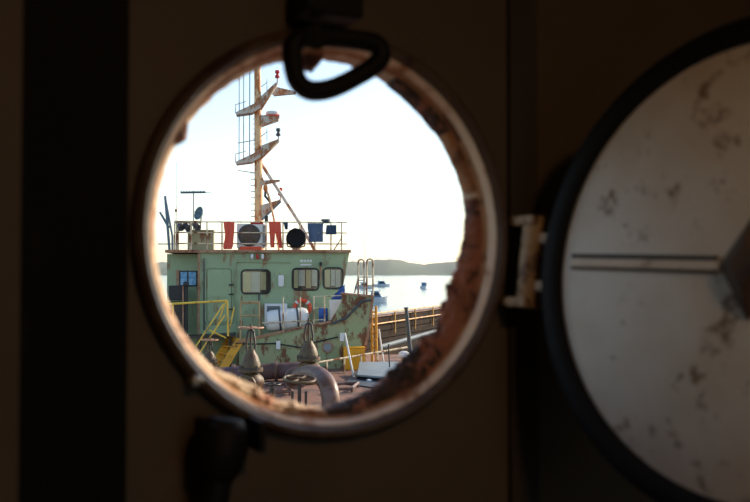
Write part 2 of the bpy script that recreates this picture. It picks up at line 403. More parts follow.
# ------------------------------------------------------------------ black ring handle at the top, swing bolt at the lower left
hk = thing('ring_handle', wpx(320, 95, -.045), 'black three-cornered iron ring hanging over the top of the porthole', 'handle')
path = [(292, 50), (293, 64), (297, 80), (306, 89), (318, 91), (336, 87), (358, 76), (374, 66), (381, 56), (378, 46), (370, 42), (348, 39), (318, 37), (301, 39), (295, 43)]
def smooth_closed(P, n=4):
    out = []; m_ = len(P)
    for i in range(m_):
        p0, p1, p2, p3 = (Vector(P[(i + k - 1) % m_]) for k in range(4))
        for j in range(n):
            t = j / n
            out.append(.5 * ((2 * p1) + (p2 - p0) * t + (2 * p0 - 5 * p1 + 4 * p2 - p3) * t * t + (3 * p1 - p0 - 3 * p2 + p3) * t ** 3))
    return out
MB().tube(smooth_closed([wpx(a, b, -.045) for a, b in path]), .0114, 12, True).build('ring', 'iron_black', hk, True)
pb = wpx(318, 26, 0)
MB().obox(pb - T * .036 + OUT * S0, T * .072, NI * .062, Z * .055).build('lug', 'iron_black', hk, bevel=.006)
MB().tube([wpx(316, 37, -.02), wpx(316, 37, -.066)], .014, 12).build('pin', 'iron_black', hk, True)
dg = thing('swing_bolt', wpx(212, 520, -.03), 'black iron swing bolt with a fat nut hanging below the porthole', 'bolt')
b0, b1 = wpx(224, 434, -.03), wpx(208, 536, -.03)
MB().tube([b0, b1], .0165, 14).build('shank', 'iron_black', dg, True)
ax = (b0 - b1).normalized()
MB().lathe([(.0001, -.034), (.018, -.034), (.026, -.022), (.029, 0), (.026, .02), (.018, .03), (.0001, .03)], wpx(221, 447, -.03), ax, 10).build('nut', 'iron_black', dg, True)
for sgn in (-1, 1):
    MB().obox(wpx(221, 446, S0) + T * (sgn * .026 - .004), T * .008, NI * .06, Z * .034).build('lug', 'iron_black', dg, bevel=.002)

# ================================================================== OUTSIDE: sea, hills, haze
WATER = -1.2
struct(MB().add([(-2600, -60, WATER), (2600, -60, WATER), (2600, 3400, WATER), (-2600, 3400, WATER)], [(0, 1, 2, 3)]).build('sea', 'sea'), 'calm pale sea glaring in low sun')
def ridge(name, Y0, depth, base, amp, sd, label, x0=-1900, x1=2100):
    nx, ny = 420, 14; vs = []; fs = []
    for j in range(ny + 1):
        v = j / ny; prof = math.sin(math.pi * min(1, v * 1.0)) ** .8
        for i in range(nx + 1):
            x = x0 + (x1 - x0) * i / nx
            h = base + amp * noise.fractal(Vector((x / 95 + sd, v * .8, sd)), 1, 2, 4) * 0.9
            h = max(2, h) + noise.noise(Vector((x / 14, j * 1.7, 0))) * 1.6
            vs.append((x, Y0 + depth * v, WATER - .5 + h * prof))
    for j in range(ny):
        for i in range(nx):
            a = j * (nx + 1) + i; fs.append((a, a + 1, a + nx + 2, a + nx + 1))
    return struct(MB().add(vs, fs).build(name, 'hill', None, True), label)
ridge('hill_range', 1900, 500, 31, 11, 4.3, 'long low wooded hills across the bay, pale in haze')
struct(MB().obox((-3000, 480, WATER - 1), (6000, 0, 0), (0, 3000, 0), (0, 0, 60)).build('sea_haze', 'haze'), 'thin bright haze lying over the far water')

def boat(px0, px1, py, label, kind, heading=0, mast=0):
    c = on_z((px0 + px1) / 2, py, WATER); Y = c.y; L_ = (px1 - px0) / FPX * Y; W_ = max(1.6, L_ * .34)
    if kind == 'end': L_, W_ = L_ * 2.2, L_
    root = thing('motor_boat' if not mast else 'sailing_boat', c, label, 'boat')
    m = Matrix.Rotation(heading, 3, 'Z')
    def P(x, y, z): return c + m @ Vector((x * L_, y * W_, z))
    h = max(.75, L_ * .13)
    secs = [(-.5, .42, 0, h), (-.2, .5, 0, h), (.2, .47, 0, h * 1.08), (.4, .26, .0, h * 1.2), (.52, .02, .12, h * 1.35)]
    vs = []; fs = []
    for x, hw, zb, zt in secs:
        vs += [P(x, -hw, zt), P(x * .96, -hw * .7, zb - .25), P(x * .96, hw * .7, zb - .25), P(x, hw, zt)]
    for i in range(4):
        for k in range(4): fs.append((i * 4 + k, i * 4 + (k + 1) % 4, i * 4 + 4 + (k + 1) % 4, i * 4 + 4 + k))
    fs += [(0, 1, 2, 3), (19, 18, 17, 16)]
    MB().add(vs, fs).build('hull', 'boat_white', root)
    cz = h * 1.02; ch = max(.9, L_ * .17)
    poly = [P(-.22, -.3, cz - .05), P(.28, -.3, cz - .05), P(.12, -.3, cz + ch), P(-.18, -.3, cz + ch)]
    MB().prism(poly, P(0, .3, 0) - P(0, -.3, 0)).build('cabin', 'boat_blue' if kind != 'white' else 'boat_white', root)
    q = [P(-.13, -.32, cz + ch * .35), P(.16, -.32, cz + ch * .35), P(.09, -.32, cz + ch * .8), P(-.13, -.32, cz + ch * .8)]
    MB().prism(q, P(0, .32, 0) - P(0, -.32, 0)).build('cabin_window', 'dark', root)
    MB().obox(P(-.3, -.34, cz + ch), P(.2, 0, 0) - P(-.3, 0, 0), P(0, .34, 0) - P(0, -.34, 0), (0, 0, .15)).build('cabin_roof', 'boat_white', root)
    if mast:
        MB().tube([P(.05, 0, h), P(.05, 0, mast)], .10, 6).build('mast', 'boat_white', root)
        MB().tube([P(.05, 0, h + 1.6), P(-.4, 0, h + 1.6)], .12, 6).build('boom', 'boat_blue', root)
    return root
boat(373, 390, 286.5, 'white motor boat with dark blue cabin moored under the hills', 'side', 0.25)
boat(420.5, 428, 288.5, 'small white motor boat moored end-on by itself on open water', 'end', 1.35)
boat(364, 387, 302.5, 'pale blue motor boat moored closest beyond the ship\'s bow ladder', 'side', 0.1)
boat(355, 373, 288.5, 'white sailing boat moored with a bare mast behind the hooped ladder', 'white', 0.1, 16)

# ================================================================== the ship's deck and the jetty
deck_px = [on_z(420, 356), on_z(240, 358), Vector((-14, 36, 0)), Vector((-14, 1.9, 0)), Vector((9, 1.9, 0)), Vector((9, 24, 0))]
deck_poly = [Vector((p.x, p.y, 0)) for p in deck_px]
deck_poly = [Vector((-14, 1.9, 0)), Vector((9, 1.9, 0)), Vector((7.5, 26, 0)), Vector((2.4, 36.8, 0)), Vector((-1.5, 36.3, 0)), Vector((-14, 38.5, 0))]
struct(MB().prism(deck_poly, (0, 0, -3.2)).build('ship_deck', 'deck_red'), 'worn red-brown steel deck of the ship')
# jetty beyond, with its own rail
J0, J1 = Vector((-.4, 37.6, 0)), Vector((8.2, 60, 0))
jd = (J1 - J0); jn = Vector((jd.y, -jd.x, 0)).normalized()          # towards the ship's right side
jn = jn if jn.x > 0 else -jn
jt = thing('jetty', (J0 + J1) / 2 + Vector((0, 0, WATER)), 'dark timber jetty edge behind the ship\'s deck', 'jetty')
for k, (z0, z1, o) in enumerate(((1.10, 1.40, .05), (.78, 1.06, .0), (.44, .74, .03), (.10, .40, .05), (-.12, .08, .0), (-.40, -.08, .02), (-.8, -.46, 0), (-1.6, -.86, .02))):
    MB().obox(J0 - jn * o + Vector((0, 0, z0)), jd, jn * -.3, (0, 0, z1 - z0)).build('plank', 'wood_dark', jt)
MB().obox(J0 + jn * .02 + Vector((0, 0, 1.40)), jd, jn * -.4, (0, 0, .06)).build('top_board', 'deck_red', jt)
jr = thing('jetty_railing', (J0 + J1) / 2 + Vector((0, 0, .6)), 'yellow rusty pipe railing along the dark jetty edge', 'railing')
for zz in (1.58, 1.12): MB().tube([J0 + jn * .10 + Vector((0, 0, zz)), J1 + jn * .10 + Vector((0, 0, zz))], .035, 8).build('rail', 'rail_orange', jr)
for k in range(9):
    q = J0 + jd * (.02 + k * .12) + jn * .10
    MB().tube([q + Vector((0, 0, .6)), q + Vector((0, 0, 1.6))], .04, 8).build('post', 'rail_orange', jr)
q0, q1 = at(380, 347, 37.3), at(412, 338, 38.8)
tag(MB().tube([q0, q1, q1 + (q1 - q0) * .8], .09, 10).build('grey_pipe', 'grey_plate', None, True), 'pale grey pipe lying along the jetty below the yellow railing', 'pipe')
a, b = at(406, 299, 34), at(411, 352, 34)
tag(MB().lathe([(.11, 0), (.11, .06), (.085, .07), (.07, (a - b).length - .05), (.09, (a - b).length - .04), (.09, (a - b).length)], on_z(411, 360, 0), a - b, 12).build('bollard_post', 'dark_metal', None, True), 'dark steel post leaning before the yellow jetty railing', 'post')

# ================================================================== the green deckhouse
K = math.tan(R(6)); HY = 32.0
HU = Vector((math.cos(R(6)), math.sin(R(6)), 0)); HN = Vector((math.sin(R(6)), -math.cos(R(6)), 0)); HP0 = Vector((0, HY + .6, 0))
def h(px, py, off=0.0): return on_plane(px, py, HP0 + HN * off, HN)
house = thing('deckhouse', Vector((h(258, 360).x, h(258, 360).y, 0)), 'green painted steel deckhouse with raked wheelhouse end and rust streaks', 'deckhouse')
def drop(p, z=0.0): return Vector((p.x, p.y, z))
# main wall block (right end raked)
poly = [drop(h(199, 366)), drop(h(338, 366)), h(342, 292), h(349.5, 252), h(199, 252)]
MB().prism(poly, -HN * 5).build('wall', 'green', house)
# left block, set back
pl = [drop(h(167, 366, -.5)), drop(h(202, 366, -.5)), h(202, 254, -.5), h(167, 254, -.5)]
MB().prism(pl, -HN * 4).build('side_wall', 'green', house)
MB().obox(h(197.3, 366), HU * .07, HN * .03, Z * (h(199, 252).z - h(199, 366).z)).build('corner_strip', 'rust_trim', house)
# roof slab with rusty edge
rp = [h(165, 252.6, .15), h(351, 252.6, .15), h(351, 249.8, .15), h(165, 249.8, .15)]
MB().prism(rp, -HN * 5.3).build('roof', 'rust_trim', house)
ROOFT = max(h(x_, 249.8, .15).z for x_ in (165, 351)) + .002
def rb(px, off):
    p = h(px, 250.5, off); p.z = ROOFT; return p
def rrect(px0, py0, px1, py1, r, off):
    cx0, cx1, cy0, cy1 = px0 + r, px1 - r, py0 + r, py1 - r; out = []
    for cx, cy, s0 in ((cx1, cy0, 0), (cx0, cy0, 1), (cx0, cy1, 2), (cx1, cy1, 3)):
        for k in range(5):
            t = math.pi / 2 * (s0 + k / 4); out.append(h(cx + r * math.cos(t), cy - r * math.sin(t), off))
    return out
def window(px0, py0, px1, py1, curtains):
    fo = rrect(px0, py0, px1, py1, 4, .02)
    fr = MB().tube(fo, .03, 8, True).build('window_frame', 'dark', house, True)
    MB().prism(rrect(px0 + .5, py0 + .5, px1 - .5, py1 - .5, 3.5, .003), HN * .004).build('window_backing', 'dark', fr)
    for x0, x1, y0, y1, m in curtains:
        pts = []; nn = 9
        for i in range(nn): pts.append(h(x0 + (x1 - x0) * i / (nn - 1), y0, .012 + .006 * (i % 2)))
        bot = [h(x0 + (x1 - x0) * i / (nn - 1), y1, .012 + .006 * (i % 2)) for i in range(nn)]
        vs = pts + bot + [p - HN * .005 for p in pts + bot]
        fs = [(i, i + 1, nn + i + 1, nn + i) for i in range(nn - 1)] + [(2 * nn + i, 3 * nn + i, 3 * nn + i + 1, 2 * nn + i + 1) for i in range(nn - 1)]
        fs += [(0, nn, 3 * nn, 2 * nn), (nn - 1, 3 * nn - 1, 4 * nn - 1, 2 * nn - 1)]
        MB().add(vs, fs).build('curtain', m, fr)
    MB().prism(rrect(px0 + .5, py0 + .5, px1 - .5, py1 - .5, 3.5, .035), HN * .008).build('pane', 'glass', fr)
window(241.5, 270, 270, 293.5, [(243, 251, 272, 292, 'tan'), (251.2, 260, 272, 292, 'curtain_white'), (260.5, 266, 272, 290, 'tan')])
window(292.5, 268.5, 318.5, 290, [(294, 298, 270, 288, 'tan'), (298.5, 305, 270, 286, 'curtain_white'), (306, 311, 270, 288, 'tan'), (311.5, 317, 270, 286, 'curtain_white')])
window(323.5, 268, 342.5, 288.5, [(325, 330, 270, 287, 'tan'), (331, 335, 270, 286, 'curtain_white'), (335.5, 340.5, 270, 287, 'curtain_white')])
# weathertight door
dr = MB().prism(rrect(207.5, 269.5, 231, 322, 3, 0), HN * .05).build('door', 'green', house, bevel=.015)
MB().tube(rrect(205.5, 268, 233, 323.5, 4, .02), .03, 6, True).build('door_frame', 'green', dr, True)
for yy in (285.5, 295, 310):
    MB().obox(h(229, yy, .05), HU * .17, HN * .05, Z * .05).build('dog_lever', 'dark', dr)
MB().obox(h(209, 296.8, .05), HU * .7, HN * .02, Z * .04).build('stiffener', 'green', dr)
# fittings on the wall
MB().tube([h(270 - 11, 293, .05), h(270 - 11, 310, .05)], .03, 6).build('conduit', 'dark_metal', house)
MB().prism(rrect(278.3, 275, 283.8, 286.5, 1.6, 0), HN * .12).build('junction_box', 'white', house, bevel=.01)
sg = MB().obox(h(299.5, 265.5, 0), HU * .46, HN * .012, Z * .2).build('name_plate', 'green', house)
for yy, x0, x1 in ((260.0, 300, 303), (260.0, 303.8, 306), (260, 306.8, 309), (260, 309.6, 311.8), (263.6, 300.2, 311.4)):
    MB().obox(h(x0, yy + 1.9, .012), h(x1, yy + 1.9, .012) - h(x0, yy + 1.9, .012), HN * .006, Z * (.075 if yy < 262 else .05)).build('lettering', 'white', sg)
MB().obox(h(319.5, 266, 0), HU * .08, HN * .3, Z * .14).build('wall_lamp', 'dark', house)
MB().tube([h(320.5, 280, .03), h(320.5, 266, .1)], .03, 6).build('lamp_bracket', 'rust_trim', house)
for px, m in ((252, 'white'), (257.5, 'red'), (262.5, 'white')):
    f = h(px, 256.5, .12)
    MB().lathe([(.02, .09), (.045, .07), (.055, 0), (.05, -.07), (.02, -.1)], f, Z, 12).build('deck_lamp', m, house, True)
    MB().obox(h(px, 253.2, 0) - HU * .02, HU * .04, HN * .14, Z * .03).build('lamp_arm', 'dark_metal', house)
sw = MB().obox(h(179, 286.5, -.5), HU * .70, HN * .03, Z * .57).build('side_window', 'dark', house)
for x0, x1 in ((180.5, 187), (188.6, 196)):
    a_ = h(x0, 285, -.47); MB().obox(a_, h(x1, 285, -.47) - a_, HN * .012, Z * .47).build('pane', 'blue_pane', sw)  # opaque window panes mottled in deep and pale blue
MB().obox(h(176.5, 286.5, -.5), HU * .09, HN * .05, Z * .6).build('window_post', 'rust_trim', house)
MB().tube([h(204, 258, .05), h(204, 330, .05)], .025, 6).build('conduit', 'dark_metal', house)
MB().tube([h(236, 330, .04), h(236, 262, .04), h(290, 262.5, .04)], .018, 6).build('conduit', 'green', house)

# lower hull step in front of the house, carrying the catwalk
OFF = 1.3
hp = [(239, 340), (300, 326.5), (331, 320.5), (341, 303), (342, 293), (373.5, 296), (370.5, 325), (366.5, 345), (365, 372), (239, 372)]
hull = thing('raised_hull', Vector((h(300, 368, OFF).x, h(300, 368, OFF).y, 0)), 'rust-streaked green hull step below the deckhouse windows', 'ship hull')
pts = [h(x, y, OFF) for x, y in hp]; pts[-1].z = 0; pts[-2].z = 0
MB().prism(pts, -HN * .1).build('plating', 'hull_green', hull)
MB().prism([h(240, 345.5, OFF - .1), h(300, 332, OFF - .1), h(342, 324, OFF - .1), h(342, 326, OFF - .1), h(300, 334, OFF - .1), h(240, 347.5, OFF - .1)], -HN * (OFF - .11)).build('catwalk_deck', 'valve_dark', hull)
MB().prism([h(239, 340.2, OFF + .05), h(300, 326.7, OFF + .05), h(331, 320.7, OFF + .05), h(331, 322.6, OFF + .05), h(300, 329, OFF + .05), h(239, 343, OFF + .05)], -HN * .3).build('rubbing_strip', 'rust_trim', hull)
MB().prism([h(341.5, 292.6, OFF + .04), h(374.2, 295.4, OFF + .04), h(374, 297.4, OFF + .04), h(341.5, 294.6, OFF + .04)], -HN * .4).build('bulwark_cap', 'rust_trim', hull)
MB().prism([h(371.5, 297, OFF + .03), h(374, 297, OFF + .03), h(371, 325, OFF + .03), h(367, 345, OFF + .03), h(364.5, 345, OFF + .03), h(368.5, 325, OFF + .03)], -HN * .3).build('stem_strip', 'rust_trim', hull)
ph = MB().lathe([(.20, 0), (.20, .05), (.15, .06), (.15, .0)], h(327.5, 347, OFF), HN, 24, True).build('porthole_ring', 'rust_trim', hull, True)
MB().lathe([(.001, .015), (.155, .015), (.155, .03), (.001, .03)], h(327.5, 347, OFF), HN, 20).build('pane', 'grey_plate', ph, True)
for px, py in ((278, 345), (341.5, 337)):
    MB().obox(h(px - 1.8, py + 4, OFF), HU * .14, HN * .1, Z * .28).build('switch_box', 'white', hull)
MB().tube([h(236, 343.5, OFF + .04), h(252, 344, OFF + .04), h(276, 343.5, OFF + .04), h(300, 347.5, OFF + .04), h(312, 343, OFF + .04), h(338, 337, OFF + .04)], .025, 6).build('cable', 'dark', hull)
MB().tube([h(371, 300, OFF + .06), h(362, 301, OFF + .06), h(355, 309, OFF + .06), h(346, 318, OFF + .06), h(332, 324, OFF + .06)], .04, 8).build('hose', 'dark_metal', hull, True)

# ------------------------------------------------------------------ roof railing and gear on the roof
def rail_set(name, label, posts, rails, m, r=.022, pr=.028, cat='railing'):
    c = posts[0][0]; root = thing(name, c, label, cat)
    for a, b in posts: MB().tube([a, b], pr, 6).build('post', m, root)
    for pth in rails: MB().tube(pth, r, 6).build('rail', m, root)
    return root
RO = 0.0
def onroof(px, py, off): return h(px, py, off)
posts = [(h(x, 250, RO), h(x, 221.5, RO)) for x in (174.5, 191, 207, 222, 266, 283, 300, 315, 331, 341.5)]
rails = [[h(174, y, RO), h(347, y + .5, RO)] for y in (221.8, 232.5, 243.5)]
rails += [[h(334, 250, RO), h(341.5, 238, RO)]]
rail_set('roof_railing', 'thin cream pipe railing along the deckhouse roof hung with laundry', posts, rails, 'rail_cream')
# old brown frames and lamps on the left corner of the roof
fr = thing('roof_frame', h(183, 250, .1), 'rusty brown upright frame at the corner of the roof', 'frame')
for x in (177.5, 190.5):
    MB().obox(h(x - 1.4, 250, -.35), HU * .1, HN * .1, Z * 1.0).build('upright', 'rail_cream', fr)
MB().obox(h(174.5, 223.5, -.35), HU * .95, HN * .1, Z * .1).build('crossbar', 'rail_cream', fr)
for i, (x, y) in enumerate(((180, 226), (187, 227), (196, 226))):
    c = h(x, y, -.3)
    MB().lathe([(.03, -.22), (.08, -.2), (.11, 0), (.13, .16), (.12, .17), (.001, .12)], c, (HN + HU * .7 - Z * .7), 12).build('floodlight', 'dark_metal', fr, True)
MB().tube([h(176, 232, -.3), h(200, 222, -.3)], .03, 6).build('brace', 'rail_cream', fr)
bx = thing('roof_locker', h(200, 250, -.6), 'olive green steel locker standing on the roof behind the railing', 'locker')
MB().obox(h(187.5, 250.2, -.6), HU * .92, HN * -.6, Z * .70).build('body', 'olive', bx, bevel=.01)
MB().obox(h(187, 231, -.55), HU * .95, HN * -.7, Z * .05).build('lid', 'olive', bx, bevel=.01)
# television antenna
an = thing('television_antenna', rb(193.5, -1.2), 'flat spiky television antenna on a thin roof pole', 'antenna')
MB().tube([rb(193.5, -1.2), h(193.5, 191, -1.2)], .02, 6).build('pole', 'dark_metal', an)
MB().tube([h(180.5, 192.6, -1.2), h(205.5, 192.2, -1.2)], .04, 6).build('boom', 'teal_metal', an)
for k in range(9):
    c = h(182 + k * 2.8, 192.4, -1.2); MB().tube([c - HN * .5 + Z * .02, c + HN * .5 + Z * .02], .014, 5).build('element', 'teal_metal', an)
MB().tube([h(205, 192.2, -1.2), h(213, 193.2, -1.2)], .012, 5).build('tip', 'teal_metal', an)
dd = thing('dish_antenna', rb(199, -1.6), 'grey tilted dish antenna on a short roof post', 'antenna')
dc = h(199.5, 213.5, -1.6); dax = (HN * .6 - HU * .75 + Z * .25).normalized()
MB().lathe([(.001, -.10), (.12, -.08), (.22, -.02), (.26, .05), (.255, .06), (.21, 0), (.11, -.06), (.001, -.08)], dc, dax, 20).build('dish', 'teal_metal', dd, True)
MB().tube([rb(198.5, -1.6), dc - dax * .09], .025, 6).build('post', 'dark_metal', dd)
MB().tube([dc - dax * .05, dc + dax * .3], .012, 5).build('feed_arm', 'dark_metal', dd)
# whip aerial and davit at the far left end
wa = thing('whip_aerial', rb(176, -.8), 'hair-thin whip aerial rising from the roof corner', 'antenna')
MB().tube([rb(176, -.8), h(176.3, 162, -.8)], [.02, .008], 5).build('rod', 'rail_cream', wa)
MB().lathe([(.03, -.05), (.05, -.03), (.05, .03), (.03, .05)], h(176.1, 210.5, -.8), Z, 8).build('insulator', 'rail_cream', wa)
dv = thing('davit', rb(170, -1.5), 'blue-grey davit frame standing at the end of the deckhouse roof', 'davit')
MB().tube([h(165.2, 196, -1.5), rb(169.5, -1.5)], .05, 8).build('leg', 'teal_metal', dv)
MB().tube([h(165.2, 197, -1.5), h(172.5, 236, -1.5), rb(172.5, -1.5)], .045, 8).build('leg', 'teal_metal', dv)
MB().tube([h(160, 212, -1.5), h(169, 228, -1.5)], .045, 8).build('brace', 'teal_metal', dv)
MB().tube([h(158, 244, -1.5), h(175, 244, -1.5)], .02, 6).build('wire', 'teal_metal', dv)

# air conditioner on red base
ac = thing('air_conditioner', h(250, 250, -.15), 'cream air conditioner unit with round fan on the roof', 'air conditioner')
AO = -.12
MB().obox(h(236.8, 248, AO), HU * 1.0, HN * -.45, Z * .88).build('casing', 'curtain_white', ac, bevel=.02)
fc = h(249.3, 235.3, AO)
MB().lathe([(.37, 0), (.40, .03), (.36, .04), (.35, 0)], fc, HN, 28, True).build('fan_ring', 'dark_metal', ac, True)
MB().lathe([(.001, .004), (.355, .004), (.355, .01), (.001, .01)], fc, HN, 28).build('fan_opening', 'pipe_brown', ac)
for k in range(4):
    t = k * math.pi / 2 + .4; d1 = HU * math.cos(t) + Z * math.sin(t); d2 = HU * math.cos(t + .7) + Z * math.sin(t + .7)
    MB().prism([fc + HN * .014 + d1 * .05, fc + HN * .014 + d1 * .32, fc + HN * .014 + d2 * .33, fc + HN * .014 + d2 * .05], HN * .01).build('fan_blade', 'valve', ac)
for k in range(3):
    MB().tube([fc + HN * .04 + (HU * math.cos(t_) + Z * math.sin(t_)) * (.12 + .1 * k) for t_ in [2 * math.pi * i / 24 for i in range(24)]], .008, 5, True).build('guard_ring', 'dark_metal', ac)
for k in range(2): MB().obox(h(238 + 20 * k, 249.6, AO), HU * .12, HN * -.4, Z * .085).build('foot', 'rust_trim', ac)
MB().obox(h(262.5, 247, AO + .005), HU * .16, HN * .02, Z * .78).build('side_panel', 'grey_plate', ac)
MB().obox(h(240, 249.8, AO + .06), HU * .75, HN * .04, Z * .12).build('base_board', 'orange', ac)
MB().obox(h(250.5, 224.3, AO), HU * .45, HN * -.4, Z * .07).build('top_cover', 'red', ac)

# laundry
def cloth(name, outline, label, m, sd, off=.05, cat='laundry'):
    # outline: top-left, top-right then rows of (left,right,y); a rippled thin sheet hung over the top rail
    nx = 10; rows = outline; vs = []; fs = []
    for j, (x0, x1, y) in enumerate(rows):
        for i in range(nx + 1):
            u = i / nx; rip = .035 * math.sin(u * 9 + sd + j * .25) * min(1, j / 2) + .01 * math.sin(u * 23 + j)
            vs.append(h(x0 + (x1 - x0) * u, y, off + rip))
    n0 = len(vs); vs += [p - HN * .012 for p in vs]
    nr = len(rows)
    for j in range(nr - 1):
        for i in range(nx):
            a = j * (nx + 1) + i; q = (a, a + 1, a + nx + 2, a + nx + 1)
            fs.append(q); fs.append(tuple(n0 + k for k in q[::-1]))
    for j in range(nr - 1):
        for i in (0, nx):
            a = j * (nx + 1) + i; fs.append((a, a + nx + 1, n0 + a + nx + 1, n0 + a))
    for i in range(nx):
        fs.append((i, i + 1, n0 + i + 1, n0 + i)); a = (nr - 1) * (nx + 1) + i; fs.append((a, a + 1, n0 + a + 1, n0 + a))
    return MB().add(vs, fs), label, m, cat
def hang(name, rows, label, m, sd, cat='laundry', parts=()):
    mb, lb, mm, ct = cloth(name, rows, label, m, sd)
    if not parts: return tag(mb.build(name, mm, None, True), lb, ct)
    root = thing(name, h(rows[-1][0], rows[-1][2], .05), lb, ct)
    mb.build('waistband', mm, root, True)
    for nm, rw in parts: cloth(nm, rw, '', m, sd + 1)[0].build(nm, m, root, True)
hang('hung_towel', [(223.5, 234.5, 222), (224, 234.5, 228), (225, 234, 234), (224.5, 233.5, 240), (223, 233, 246), (223.5, 231.5, 249.2)], 'red towel hung on the roof railing left of the air conditioner', 'red_cloth', 1)
hang('hung_trousers', [(268.5, 280.5, 221.5), (269, 281, 226), (269.5, 281.2, 232)], 'red trousers hung by the waist on the roof railing', 'red_cloth', 2, 'laundry',
     [('leg', [(269.3, 275.2, 231.5), (269.8, 275, 237), (270, 274.5, 242), (270.5, 274.5, 247.5)]), ('leg', [(275.2, 281.2, 231.5), (276.5, 281.5, 236), (277.8, 282, 241), (279, 282.3, 248)])])
hang('hung_shirt', [(307.5, 323.5, 223), (307.5, 323, 228), (308.5, 323, 234), (309, 323, 242)], 'blue shirt hung on the roof railing beside the round black cover', 'blue_cloth', 4)
hang('hung_shorts', [(326.5, 336.5, 225), (326, 336.5, 229), (325.5, 336.5, 234.5)], 'dark navy shorts hung near the end of the roof railing', 'navy_cloth', 5)
hang('hung_sock', [(283.5, 288, 222.5), (284, 288, 225), (285, 287.8, 229.5)], 'small dark green cloth hung next to the red trousers', 'navy_cloth', 6)
hang('crumpled_rag', [(320.5, 329.5, 221), (321.5, 330, 219), (323, 330, 223.5)], 'crumpled dark rag on top of the roof railing near its end', 'dark_metal', 7)
# round black covered searchlight
sl = thing('searchlight', rb(296, .1), 'big round black searchlight on a rusty foot on the roof', 'searchlight')
MB().lathe([(.001, -.28), (.2, -.26), (.32, -.16), (.36, 0), (.36, .1), (.32, .15), (.26, .13), (.001, .11)], h(296, 238, .1), HN, 10, a0=.3).build('drum', 'black_rubber', sl, True)
MB().tube([rb(296, .1), h(296, 246.5, .1)], [.16, .07], 10).build('foot', 'rust_trim', sl)
MB().tube([h(286.5, 238, .1), h(287.5, 246, .1), h(296, 248.6, .1), h(304.5, 246, .1), h(305.5, 238, .1)], .03, 6).build('yoke', 'rust_trim', sl)

# ------------------------------------------------------------------ mast
MO = -1.6
mast = thing('signal_mast', rb(258.5, MO), 'tall rusty cream signal mast with slanted platforms, lamps and ladder rungs', 'mast')
MB().tube([rb(259, MO), h(258.5, 180, MO), h(257.3, 56, MO)], [.17, .15, .12], 12).build('trunk', 'mast_paint', mast, True)
def plate(name, pp, m, off, depth):
    return MB().prism([h(x, y, MO + off) for x, y in pp], -HN * depth).build(name, m, mast)
def platform(dy, tip):
    p = plate('platform', [(236, 112 + dy), (253, 104 + dy), (263, 98 + dy), (262, 107 + dy), (252, 112.5 + dy), (236, 114.5 + dy)], 'mast_plate', .28, .56)
    MB().tube([h(235.5, 113.5 + dy, MO + .28), h(235.5, 104 + dy, MO + .28)], .015, 5).build('stanchion', 'rail_cream', p)
    MB().tube([h(236, 104.5 + dy, MO + .28), h(246, 101.5 + dy, MO + .28)], .015, 5).build('guard_rail', 'rail_cream', p)
    g = plate('bracket', [(261, 96 + dy), (tip[0] - 1, tip[1] - 2), (tip[0], tip[1]), (261, 109 + dy)], 'mast_plate', .22, .44)
    MB().tube([h(260.5, 110 + dy, MO + .23), h(tip[0], tip[1], MO + .23)], .035, 6).build('edge_bar', 'mast_paint', g)
    MB().tube([h(267, 95 + dy * .93, MO + .2), h(267, 79 + dy, MO + .2)], .015, 5).build('stanchion', 'rail_cream', g)
    MB().tube([h(261, 87 + dy, MO + .2), h(267.5, 82 + dy, MO + .2)], .015, 5).build('guard_rail', 'rail_cream', g)
    return g
def lamp(px, py, m):
    c = h(px, py, MO)
    l = MB().lathe([(.02, .17), (.085, .15), (.09, .06), (.05, .03), (.05, -.02), (.09, -.05), (.09, -.12), (.03, -.15)], c, Z, 12).build('lamp', m, mast, True)
    MB().tube([c + Z * -.14, c + Z * -.34], .025, 6).build('lamp_stem', 'rust_trim', l)
platform(0, (277, 84)); lamp(277.3, 74.5, 'red')
platform(49.5, (279, 141)); lamp(278.3, 132.5, 'dark_metal')
plate('far_arm', [(270, 90), (277, 87), (296, 91.5), (296, 93), (274, 95)], 'mast_plate', -.5, .3)
plate('radar_bracket', [(261, 115), (279, 116.5), (278.5, 119), (261, 125)], 'mast_plate', .3, .6)
MB().lathe([(.001, -.07), (.24, -.07), (.27, -.04), (.27, .04), (.24, .07), (.001, .08)], h(273, 113.6, MO), Z, 20).build('radar_dome', 'white', mast, True)
plate('radar_shelf', [(264, 115), (279.5, 115), (279.5, 116.5), (264, 116.5)], 'orange', .3, .6)
plate('small_arm', [(261, 180.5), (280, 179.5), (280, 181), (261, 185)], 'mast_plate', .15, .3)
g = plate('bracket', [(261.5, 205), (280, 199.5), (280.5, 201.5), (262, 219)], 'mast_plate', .2, .4)
MB().tube([h(262, 220, MO + .21), h(281, 201.5, MO + .21)], .035, 6).build('edge_bar', 'teal_metal', g)
lamp(280.3, 192, 'red')
for k in range(19):
    y = 118 + k * 5.6 if k > 9 else 66 + k * 10.5
for k in range(8):
    y = 173 + k * 6.2; MB().tube([h(250.5, y, MO + .05), h(258, y, MO + .05)], .016, 5).build('rung', 'dark_metal', mast)
for k in range(9):
    y = 64 + k * 5; MB().tube([h(252.5, y + 55, MO + .05), h(258, y + 55, MO + .05)], .014, 5).build('rung', 'mast_paint', mast)
for x in (239, 243.5, 249.5):
    MB().tube([h(x + .3, 60, MO + .1), h(x, 164, MO + .1)], .02, 5).build('halyard', 'teal_metal', mast)
MB().tube([h(238, 143, MO + .1), h(256, 140, MO + .1)], .018, 5).build('spreader', 'rail_cream', mast)
MB().tube([h(238, 170.5, MO + .1), h(256, 173, MO + .1)], .018, 5).build('spreader', 'rail_cream', mast)
MB().tube([h(261, 163, MO - .2), h(299, 222, MO + .5), rb(315, MO + .8)], .065, 8).build('stay_leg', 'mast_plate', mast, True)
